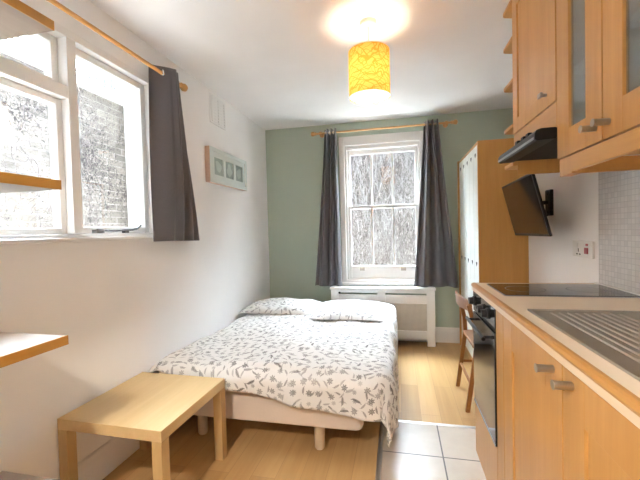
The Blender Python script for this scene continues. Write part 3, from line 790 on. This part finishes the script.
# worktop
WX = .398
wt = thing('worktop', ((WX + XR) / 2, 1.3, WTZ0), 'long cream laminate kitchen worktop with beech edging over the base cabinets', 'worktop')
SKX0, SKX1, SKY0, SKY1 = .462, .945, .34, 1.442
BWY0, BWY1 = .42, .80       # bowl
bm = BM()
box(bm, (WX + .022, KY0, WTZ0), (XR - .001, BWY0 - .01, WTZ1)); box(bm, (WX + .022, BWY1 + .01, WTZ0), (XR - .001, KY1 - .02, WTZ1))
box(bm, (WX + .022, BWY0 - .01, WTZ0), (.505, BWY1 + .01, WTZ1)); box(bm, (.915, BWY0 - .01, WTZ0), (XR - .001, BWY1 + .01, WTZ1))
obj('surface', bm, M_top, wt)
bm = BM()
prism(bm, [(WX + .022, WTZ1 - .018), (WX + .001, WTZ1 - .018), (WX, WTZ1 - .012), (WX + .004, WTZ1 - .003), (WX + .012, WTZ1), (WX + .022, WTZ1)], 'Y', KY0, KY1)
prism(bm, [(KY1 - .02, WTZ0), (KY1, WTZ0), (KY1, WTZ1 - .006), (KY1 - .006, WTZ1), (KY1 - .02, WTZ1)], 'X', WX + .022, XR - .001)
obj('edging', bm, M_lip, wt)
boxobj('front_band', (WX + .003, KY0, WTZ0), (WX + .022, KY1, WTZ1 - .0185), M_band, wt, .003)
boxobj('sealing_strip', (XR - .017, KY0, WTZ1), (XR - .007, KY1 - .01, WTZ1 + .009), M_socket, wt, .003)
# hob
hb = thing('hob', (.735, 1.90, WTZ1), 'black glass two-ring hob set into the worktop over the oven', 'hob')
bm = BM(); prism(bm, rounded_rect(.468, .998, 1.735, 2.072, .012), 'Z', WTZ1, WTZ1 + .005); obj('glass', bm, M_blackglass, hb, .0015)
for cx, r in ((.60, .085), (.86, .075)):
    bm = BM(); lathe(bm, [(r, 0), (r + .003, 0)], (cx, 1.90, WTZ1 + .0056), 40); obj('ring', bm, M_grey, hb)
bm = BM(); prism(bm, rounded_rect(.463, 1.002, 1.730, 2.077, .014), 'Z', WTZ1, WTZ1 + .003); obj('hob_trim', bm, M_grey, hb)
# sink with drainer
sk = thing('sink', (.70, .9, WTZ1), 'stainless steel inset sink with ribbed drainer in the worktop', 'sink')
bm = BM(); z = WTZ1
outer = rounded_rect(SKX0, SKX1, SKY0, SKY1, .03)
# flat top with a hole for the bowl
box(bm, (SKX0, BWY1, z), (SKX1, SKY1, z + .004)); box(bm, (SKX0, SKY0, z), (SKX1, BWY0, z + .004)); box(bm, (SKX0, BWY0, z), (.515, BWY1, z + .004)); box(bm, (.905, BWY0, z), (SKX1, BWY1, z + .004))
obj('drainer', bm, M_steel, sk, .002)
bm = BM()
for k in range(9):
    x = .525 + k * .026
    prism(bm, [(x - .006, z + .004), (x - .003, z + .008), (x + .003, z + .008), (x + .006, z + .004)], 'Y', .90 + .02 * (k % 2), 1.39)
obj('drainer_rib', bm, M_steel, sk)
bm = BM()
for (p, q) in (((SKX0, SKY0), (SKX1, SKY0 + .012)), ((SKX0, SKY1 - .012), (SKX1, SKY1)), ((SKX0, SKY0 + .012), (SKX0 + .012, SKY1 - .012)), ((SKX1 - .012, SKY0 + .012), (SKX1, SKY1 - .012))):
    box(bm, (*p, z + .003), (*q, z + .0075))
obj('rim', bm, M_steel, sk, .002)
bm = BM(); bx = rounded_rect(.515, .905, BWY0, BWY1, .05)
bb = rounded_rect(.53, .89, BWY0 + .015, BWY1 - .015, .05)
A = [bm.verts.new((p[0], p[1], z + .003)) for p in bx]; B = [bm.verts.new((p[0], p[1], z - .15)) for p in bb]
for i in range(len(A)): bm.faces.new([A[i], A[(i + 1) % len(A)], B[(i + 1) % len(A)], B[i]])
bm.faces.new(B); obj('bowl', bm, M_steel, sk)

# ------------------------------------------------------------------ wall units
UX = .622; UZ1 = 2.508
def wall_carcass(t, y0, y1, z0, z1, open_front=False, shelf=()):
    bm = BM(); X0 = UX + .021
    box(bm, (X0, y0, z0), (XR, y0 + .016, z1)); box(bm, (X0, y1 - .016, z0), (XR, y1, z1)); box(bm, (X0, y0 + .016, z0), (XR, y1 - .016, z0 + .016)); box(bm, (X0, y0 + .016, z1 - .016), (XR, y1 - .016, z1))
    box(bm, (XR - .02, y0 + .016, z0 + .016), (XR - .008, y1 - .016, z1 - .016))
    for s in shelf: box(bm, (X0 + .02, y0 + .016, s), (XR - .02, y1 - .016, s + .016))
    obj('carcass', bm, M_beech, t)
    bm = BM(); box(bm, (XR - .024, y0 + .017, z0 + .017), (XR - .0205, y1 - .017, z1 - .017)); return obj('back_panel', bm, M_socket, t)
HY0, HY1 = 1.592, 2.132
u1 = thing('wall_cabinet', ((UX + XR) / 2, (HY0 + HY1) / 2, 1.672), 'beech wall cabinet with one solid door above the cooker hood', 'kitchen cabinet')
wall_carcass(u1, HY0 + .004, HY1, 1.675, UZ1)
f, p = BM(), BM(); shaker(f, p, UX, HY0 + .006, HY1, 1.778, UZ1 - .004, .072); d = obj('door', f, M_beech, u1, .0012); obj('panel', p, M_beech, d)
bm = BM(); bar(bm, (UX, 1.685, 1.83), (UX - .022, 1.685, 1.83), .007, 12); box(bm, (UX - .03, 1.668, 1.82), (UX - .02, 1.702, 1.84)); obj('knob', bm, M_nickel, d, .002)
boxobj('fascia', (UX + .003, HY0 + .006, 1.675), (UX + .02, HY1, 1.774), M_beechY, u1)
def glass_unit(y0, y1, label, knob_y):
    t = thing('wall_cabinet', ((UX + XR) / 2, (y0 + y1) / 2, 1.54), label, 'kitchen cabinet')
    wall_carcass(t, y0, y1, 1.542, UZ1, True, (1.86, 2.18))
    f = BM(); st = .098; shaker(f, None, UX, y0 + .0015, y1 - .0015, 1.542, UZ1 - .004, st); d = obj('door', f, M_beech, t, .0012)
    bm = BM(); box(bm, (UX + .009, y0 + st, 1.542 + st), (UX + .013, y1 - st, UZ1 - .004 - st)); obj('pane', bm, M_cabglass, d)
    square_knob(d, UX, knob_y, 1.588)
    return t
glass_unit(1.270, 1.588, 'beech wall cabinet with narrow glass door, adjoining the cooker hood', 1.305)
glass_unit(.951, 1.267, 'beech wall cabinet with narrow glass door, the second one from the cooker hood', 1.232)
lr = thing('light_rail', (.8, 1.1, 1.475), 'beech light rail running below the glass-fronted wall cabinets', 'trim')
boxobj('front_rail', (UX + .002, .951, 1.478), (UX + .022, 1.478, 1.537), M_beechY, lr, .003)
boxobj('end_post', (UX + .008, 1.483, 1.472), (UX + .05, 1.588, 1.539), M_beech, lr, .003)
boxobj('end_rail', (UX + .052, 1.566, 1.482), (XR - .002, 1.588, 1.537), M_beechY, lr, .003)
# small open end shelves
es = thing('corner_shelf', (.82, 2.2, 1.6), 'open rounded beech end shelves at the side of the cooker hood cabinet', 'shelf')
poly = [(.621, 2.137), (.619, 2.285), (.628, 2.298), (.72, 2.325), (.86, 2.345), (XR, 2.35), (XR, 2.137)]
for z in (1.612, 1.82, 2.065, 2.29, 2.495):
    bm = BM(); prism(bm, poly, 'Z', z, z + .02); obj('shelf_board', bm, M_beechY, es, .002)
boxobj('side_panel', (UX + .022, 2.1325, 1.56), (XR, 2.1362, UZ1), M_beech, es, 0)
# cooker hood
hd = thing('cooker_hood', (.8, 1.86, 1.625), 'black slim cooker hood with sloping visor above the hob', 'cooker hood')
bm = BM(); box(bm, (UX - .02, HY0 + .006, 1.634), (XR - .02, HY1 - .006, 1.672)); obj('body', bm, M_matte, hd, .003)
bm = BM(); prism(bm, [(UX, 1.673), (.57, 1.673), (.552, 1.667), (.545, 1.655), (.545, 1.632), (.553, 1.625), (UX, 1.628)], 'Y', HY0 + .003, HY1 - .003); obj('visor', bm, M_black, hd, .002)
bm = BM(); box(bm, (.542, HY0 + .01, 1.630), (.546, HY1 - .01, 1.641)); tr_ = obj('front_trim', bm, M_silver, hd, .002)
for y in (1.70, 1.76, 1.84):
    bm = BM(); box(bm, (.549, y - .017, 1.66), (.566, y + .017, 1.679)); obj('button', bm, M_black, hd, .003)

# ------------------------------------------------------------------ TV on the wall
tv = thing('tv', (.85, 2.70, 1.41), 'black flat screen TV tilted down on a wall bracket beside the wardrobe', 'TV')
Yn, Yf = 2.36, 3.04
c = Vector((.83, 2.67, 1.40)); up = Vector((-.095, 0, .381)).normalized(); al = Vector((.013, .68, 0)).normalized(); nrm = al.cross(up).normalized()
if nrm.x > 0: nrm = -nrm
al = Vector((-.0, 1, 0)); al = (al + Vector((.046, 0, -.011))).normalized()
def tbox(bm, a0, a1, u0, u1, n0, n1):
    vs = box(bm, (a0, u0, n0), (a1, u1, n1))
    for v in vs: v.co = c + al * v.co.x + up * v.co.y + nrm * v.co.z
W2, H2 = .371, .196
bm = BM(); tbox(bm, -W2, W2, -H2, H2, -.016, 0); tbox(bm, -W2 * .35, W2 * .35, -H2 * .6, H2 * .5, -.034, -.016); obj('casing', bm, M_black, tv, .004)
bm = BM(); tbox(bm, -W2 + .014, W2 - .014, -H2 + .018, H2 - .014, 0, .001); obj('screen', bm, M_screen, tv)
bk = c - nrm * .034
pl = Vector((XR, 2.70, 1.432))
bm = BM(); box(bm, (XR - .02, 2.655, 1.345), (XR, 2.745, 1.52)); bar(bm, (XR - .02, 2.70, 1.36), (XR - .028, 2.70, 1.36), .02, 14); bar(bm, (XR - .02, 2.70, 1.50), (XR - .028, 2.70, 1.50), .02, 14)
br_ = obj('wall_plate', bm, M_black, tv, .004)
bm = BM(); bar(bm, (XR - .02, 2.70, 1.435), (bk.x + .02, 2.70, 1.43), .014, 12); bar(bm, (bk.x + .03, 2.70, 1.43), bk + nrm * .004, .016, 12); obj('bracket_arm', bm, M_black, tv, smooth=True)

# ------------------------------------------------------------------ cooker switch
sw = thing('cooker_switch', (XR, 2.26, 1.09), 'white cooker switch plate with red switch on the white wall beside the tiles', 'switch')
boxobj('plate', (XR - .012, 2.150, 1.095), (XR, 2.372, 1.190), M_socket, sw, .004)
bm = BM(); box(bm, (XR - .017, 2.192, 1.118), (XR - .011, 2.228, 1.152)); obj('rocker', bm, M_red, sw, .002)
bm = BM(); box(bm, (XR - .014, 2.195, 1.162), (XR - .011, 2.218, 1.174)); obj('neon', bm, M_red, sw, .001)
bm = BM(); box(bm, (XR - .016, 2.305, 1.15), (XR - .011, 2.328, 1.175)); obj('socket_switch', bm, M_socket, sw, .002)
for yy, zz, hy, hz in ((2.30, 1.135, .004, .010), (2.284, 1.112, .009, .0035), (2.316, 1.112, .009, .0035)):
    bm = BM(); box(bm, (XR - .0125, yy - hy, zz - hz), (XR - .011, yy + hy, zz + hz)); obj('socket_hole', bm, M_hole, sw)

# ------------------------------------------------------------------ wardrobe
VX, VY0, VY1, VZ = .648, 3.135, 4.085, 1.985
XW = XA
wr = thing('wardrobe', ((VX + XW) / 2, (VY0 + VY1) / 2, 0), 'tall oak wardrobe with white boarded doors in the corner beside the sash window', 'wardrobe')
boxobj('side_panel', (VX, VY0, 0), (XW - .022, VY0 + .022, VZ), M_ward, wr)
boxobj('side_panel', (VX - .012, VY1 - .03, 0), (XW - .022, VY1, VZ), M_ward, wr)
boxobj('top_panel', (VX + .004, VY0 + .022, VZ - .022), (XW - .022, VY1 - .03, VZ), M_ward, wr)
boxobj('back_panel', (XW - .03, VY0 + .022, .06), (XW - .022, VY1 - .03, VZ - .022), M_ward, wr)
boxobj('plinth', (VX + .02, VY0 + .022, 0), (VX + .04, VY1 - .03, .06), M_ward, wr)
nb = 5; dy = (VY1 - .03 - VY0 - .022) / nb
for k in range(nb):
    a = VY0 + .022 + k * dy
    lf = boxobj('door_leaf', (VX + .004, a + .003, .064), (VX + .022, a + dy - .003, VZ - .024), M_cream, wr, .004)
    for z in (.965, 1.885):
        bm = BM(); yc = a + dy / 2
        prism(bm, [(yc + .022 * math.sin(t) ** 3, z + .0014 * (13 * math.cos(t) - 5 * math.cos(2 * t) - 2 * math.cos(3 * t) - math.cos(4 * t))) for t in [i * 2 * PI / 24 for i in range(24)]], 'X', VX + .0025, VX + .0045)
        obj('heart_cutout', bm, M_hole, lf)

# ------------------------------------------------------------------ chair
ch = thing('chair', (.68, 2.79, 0), 'reddish wooden chair with curved backrest beyond the end of the worktop', 'chair')
cy0, cy1 = 2.585, 3.0
def leg_pts(y, dy=0): return
def flatbar(bm, pts, wy, wx):
    rings = []
    for p in pts:
        x, y, z = p; rings.append([bm.verts.new((x + sx * wx / 2, y + sy * wy / 2, z)) for sx, sy in ((-1, -1), (1, -1), (1, 1), (-1, 1))])
    for a, b in zip(rings, rings[1:]):
        for k in range(4): bm.faces.new([a[k], a[(k + 1) % 4], b[(k + 1) % 4], b[k]])
    bm.faces.new(rings[0][::-1]); bm.faces.new(rings[-1])
for y in (cy0, cy1):
    bm = BM(); flatbar(bm, [(.447, y, 0), (.478, y, .22), (.51, y, .45), (.505, y, .56), (.485, y, .66), (.462, y, .745)], .03, .03); obj('leg', bm, M_chair, ch, .006)
    bm = BM(); flatbar(bm, [(.90, y, 0), (.885, y, .25), (.872, y, .44)], .03, .03); obj('leg', bm, M_chair, ch, .006)
# curved crest rail
bm = BM(); pts = []
n = 14; rings = []
for i in range(n + 1):
    t = i / n; y = cy0 - .02 + (cy1 - cy0 + .04) * t
    x = .452 - .035 * math.sin(PI * t) + .02 * (1 - t)
    zt = .775 + .012 * math.sin(PI * t); zb = .70
    rings.append([bm.verts.new(p) for p in ((x - .009, y, zt), (x + .009, y, zt), (x + .017, y, zb), (x - .001, y, zb))])
for a, b in zip(rings, rings[1:]):
    for k in range(4): bm.faces.new([a[k], a[(k + 1) % 4], b[(k + 1) % 4], b[k]])
bm.faces.new(rings[0][::-1]); bm.faces.new(rings[-1]); obj('backrest', bm, M_chair, ch, .005)
bm = BM(); prism(bm, rounded_rect(.49, .90, cy0 - .01, cy1 + .01, .04), 'Z', .44, .462); obj('seat', bm, M_chair, ch, .006)
for y in (cy0, cy1):
    bm = BM(); bar(bm, (.476, y, .21), (.886, y, .21), .011, 10); obj('stretcher', bm, M_chair, ch, smooth=True)
bm = BM(); bar(bm, (.474, cy0, .19), (.474, cy1, .19), .011, 10); obj('stretcher', bm, M_chair, ch, smooth=True)

# ------------------------------------------------------------------ outside
bm = BM(); box(bm, (-9, -4, -.35), (XL - WT, 10, -.25)); box(bm, (XL - WT, YB + WT, -.35), (6, 10, -.25)); struct(obj('ground', bm, M_ground))
EX = -3.25
bm = BM(); box(bm, (EX - .25, -3, -.25), (EX, 3.78, 2.86)); struct(obj('wall_garden', bm, M_brickL, org=(0, 0, 0)))
bm = BM(); box(bm, (EX - .29, -3, 2.86), (EX + .05, 3.78, 2.95)); struct(obj('coping', bm, M_coping))
bm = BM(); box(bm, (EX - .25, 3.78, -.25), (-2.75, 4.3, 5.2)); struct(obj('wall_neighbour', bm, M_render, org=(0, 0, 0)))
rl = thing('railing', (EX - .1, 1.5, 2.95), 'grey iron railing along the top of the brick wall outside the casement window', 'railing')
bm = BM(); bar(bm, (EX - .1, -2.9, 3.72), (EX - .1, 3.78, 3.72), .018, 8); bar(bm, (EX - .1, -2.9, 3.08), (EX - .1, 3.78, 3.08), .013, 8); obj('rail', bm, M_iron, rl, smooth=True)
for k in range(40):
    y = -.5 + k * .108; bm = BM(); bar(bm, (EX - .1, y, 2.95), (EX - .1, y, 3.80), .014, 6); obj('baluster', bm, M_iron, rl)
EY = 6.6
bm = BM(); box(bm, (-3.2, EY, -.25), (4.5, EY + .25, 3.4)); struct(obj('wall_courtyard', bm, M_brickB, org=(0, 0, 0)))
def creeper(name, mat, label, fn, n, length, seed, r=(.004, .009), downward=.35):
    rnd = random.Random(seed); bm = BM()
    for _ in range(n):
        u, v = rnd.random(), rnd.random(); p = fn(u, v); ang = rnd.gauss(0, downward) + (PI if rnd.random() < .4 else 0)
        pts = []; q = list(p); L = rnd.uniform(*length); k = 6
        for i in range(k + 1):
            pts.append((q[0], q[1], q[2])); s = L / k; ang += rnd.gauss(0, .22)
            q[2] += s * math.cos(ang); q[3] += s * math.sin(ang)
            q[0], q[1] = fn.at(q[3], q[4] + rnd.uniform(-.01, .02))
        sweep(bm, pts, rnd.uniform(*r), 4)
    for _ in range(6):
        p = fn(rnd.random(), 0); x_, y_ = fn.at(p[3], .02); sweep(bm, [(x_, y_, -.25), (x_, y_, .3), (x_ , y_, fn.z0 + .6)], .012, 5)
    o = obj(name, bm, mat); o['kind'] = 'stuff'; tag(o, label, 'creeper'); return o
class Face:
    def __init__(s, axis, plane, sign, a0, a1, z0, z1): s.__dict__.update(locals())
    def at(s, a, d): return (s.plane + s.sign * d, a) if s.axis == 'X' else (a, s.plane + s.sign * d)
    def __call__(s, u, v):
        a = s.a0 + (s.a1 - s.a0) * u; d = .03 + .05 * random.random(); x, y = s.at(a, d); return [x, y, s.z0 + (s.z1 - s.z0) * v, a, d]
creeper('creeper_twigs', M_twig, 'bare dark creeper stems hanging over the courtyard wall beyond the sash window', Face('Y', EY, -1, -2.6, 1.6, -.1, 3.2), 1900, (.25, .9), 11, (.002, .006), .16)
creeper('creeper_stems', M_twig2, 'pale dry creeper stems matted on the courtyard wall beyond the sash window', Face('Y', EY, -1, -2.6, 1.6, -.1, 3.2), 1500, (.2, .8), 12, (.003, .008), .3)
creeper('creeper_tangle', M_twig, 'thin dry creeper tangle on the pale brick wall outside the casement window', Face('X', EX, 1, -1, 3.3, .2, 2.75), 1300, (.08, .3), 13, (.0015, .0035), .9)

# ------------------------------------------------------------------ light
def light(name, typ, loc, energy, color, **kw):
    l = bpy.data.lights.new(name, typ); l.energy = energy; l.color = color
    rot = kw.pop('rot', None)
    for k, v in kw.items():
        if hasattr(l, k): setattr(l, k, v)
    o = bpy.data.objects.new(name, l); COL.objects.link(o); o.location = loc
    if rot: o.rotation_euler = rot
    return o
light('pendant_bulb', 'POINT', (LX, LY, 2.205), 17, (1, .87, .69), shadow_soft_size=.036)
light('fill_bulb', 'POINT', (KLX, KLY, 2.24), 320, (1, .95, .885), shadow_soft_size=.038)  # added fill light inside the unseen pendant, brightens the kitchen side
light('sun', 'SUN', (0, 0, 9), 17, (1, .98, .95), angle=.05, rot=(-.16, -.14, 0))
W = bpy.data.worlds.new('overcast_sky'); S.world = W; W.use_nodes = True
nt = W.node_tree
for n in list(nt.nodes): nt.nodes.remove(n)
bg = nt.nodes.new('ShaderNodeBackground'); wo = nt.nodes.new('ShaderNodeOutputWorld')
bg.inputs[0].default_value = (.74, .87, 1, 1); tc = nt.nodes.new('ShaderNodeTexCoord')
dp = N(nt, 'ShaderNodeVectorMath', operation='DOT_PRODUCT'); nt.links.new(tc.outputs['Generated'], dp.inputs[0]); dp.inputs[1].default_value = Vector((.0, .68, .73)).normalized()
zz = math_n(nt, 'MAXIMUM', math_n(nt, 'SUBTRACT', dp.outputs['Value'], .52), 0)
nt.links.new(math_n(nt, 'ADD', math_n(nt, 'MULTIPLY', zz, 74.0), 1.3), bg.inputs[1])   # hazy sky: bright where the sun stands behind thin cloud
nt.links.new(bg.outputs[0], wo.inputs[0])

# ------------------------------------------------------------------ camera
pitch, yaw, roll, fpx = .0272, .2169, -.0255, 355.04
cy_, sy_ = math.cos(yaw), math.sin(yaw)
fwd = Vector((-sy_ * math.cos(pitch), cy_ * math.cos(pitch), -math.sin(pitch)))
rt = Vector((cy_, sy_, 0)); upv = rt.cross(fwd)
r2 = rt * math.cos(roll) + upv * math.sin(roll); u2 = upv * math.cos(roll) - rt * math.sin(roll)
cam = bpy.data.cameras.new('camera'); cam.sensor_width = 36; cam.sensor_fit = 'HORIZONTAL'; cam.lens = 36 * fpx / 640
cam.clip_start = .02
co = bpy.data.objects.new('camera', cam); COL.objects.link(co)
m = Matrix.Identity(4)
for i in range(3): m[i][0], m[i][1], m[i][2] = r2[i], u2[i], -fwd[i]
m[0][3], m[1][3], m[2][3] = 0, 0, 1.2849
co.matrix_world = m
S.camera = co
S.view_settings.view_transform = 'Standard'; S.view_settings.look = 'None'; S.view_settings.gamma = 1
S.view_settings.exposure = 2.08
S.view_settings.use_curve_mapping = False
S.cycles.max_bounces = 10; S.cycles.diffuse_bounces = 6; S.cycles.transparent_max_bounces = 16
S.cycles.use_denoising = True
S.cycles.sample_clamp_indirect = 6
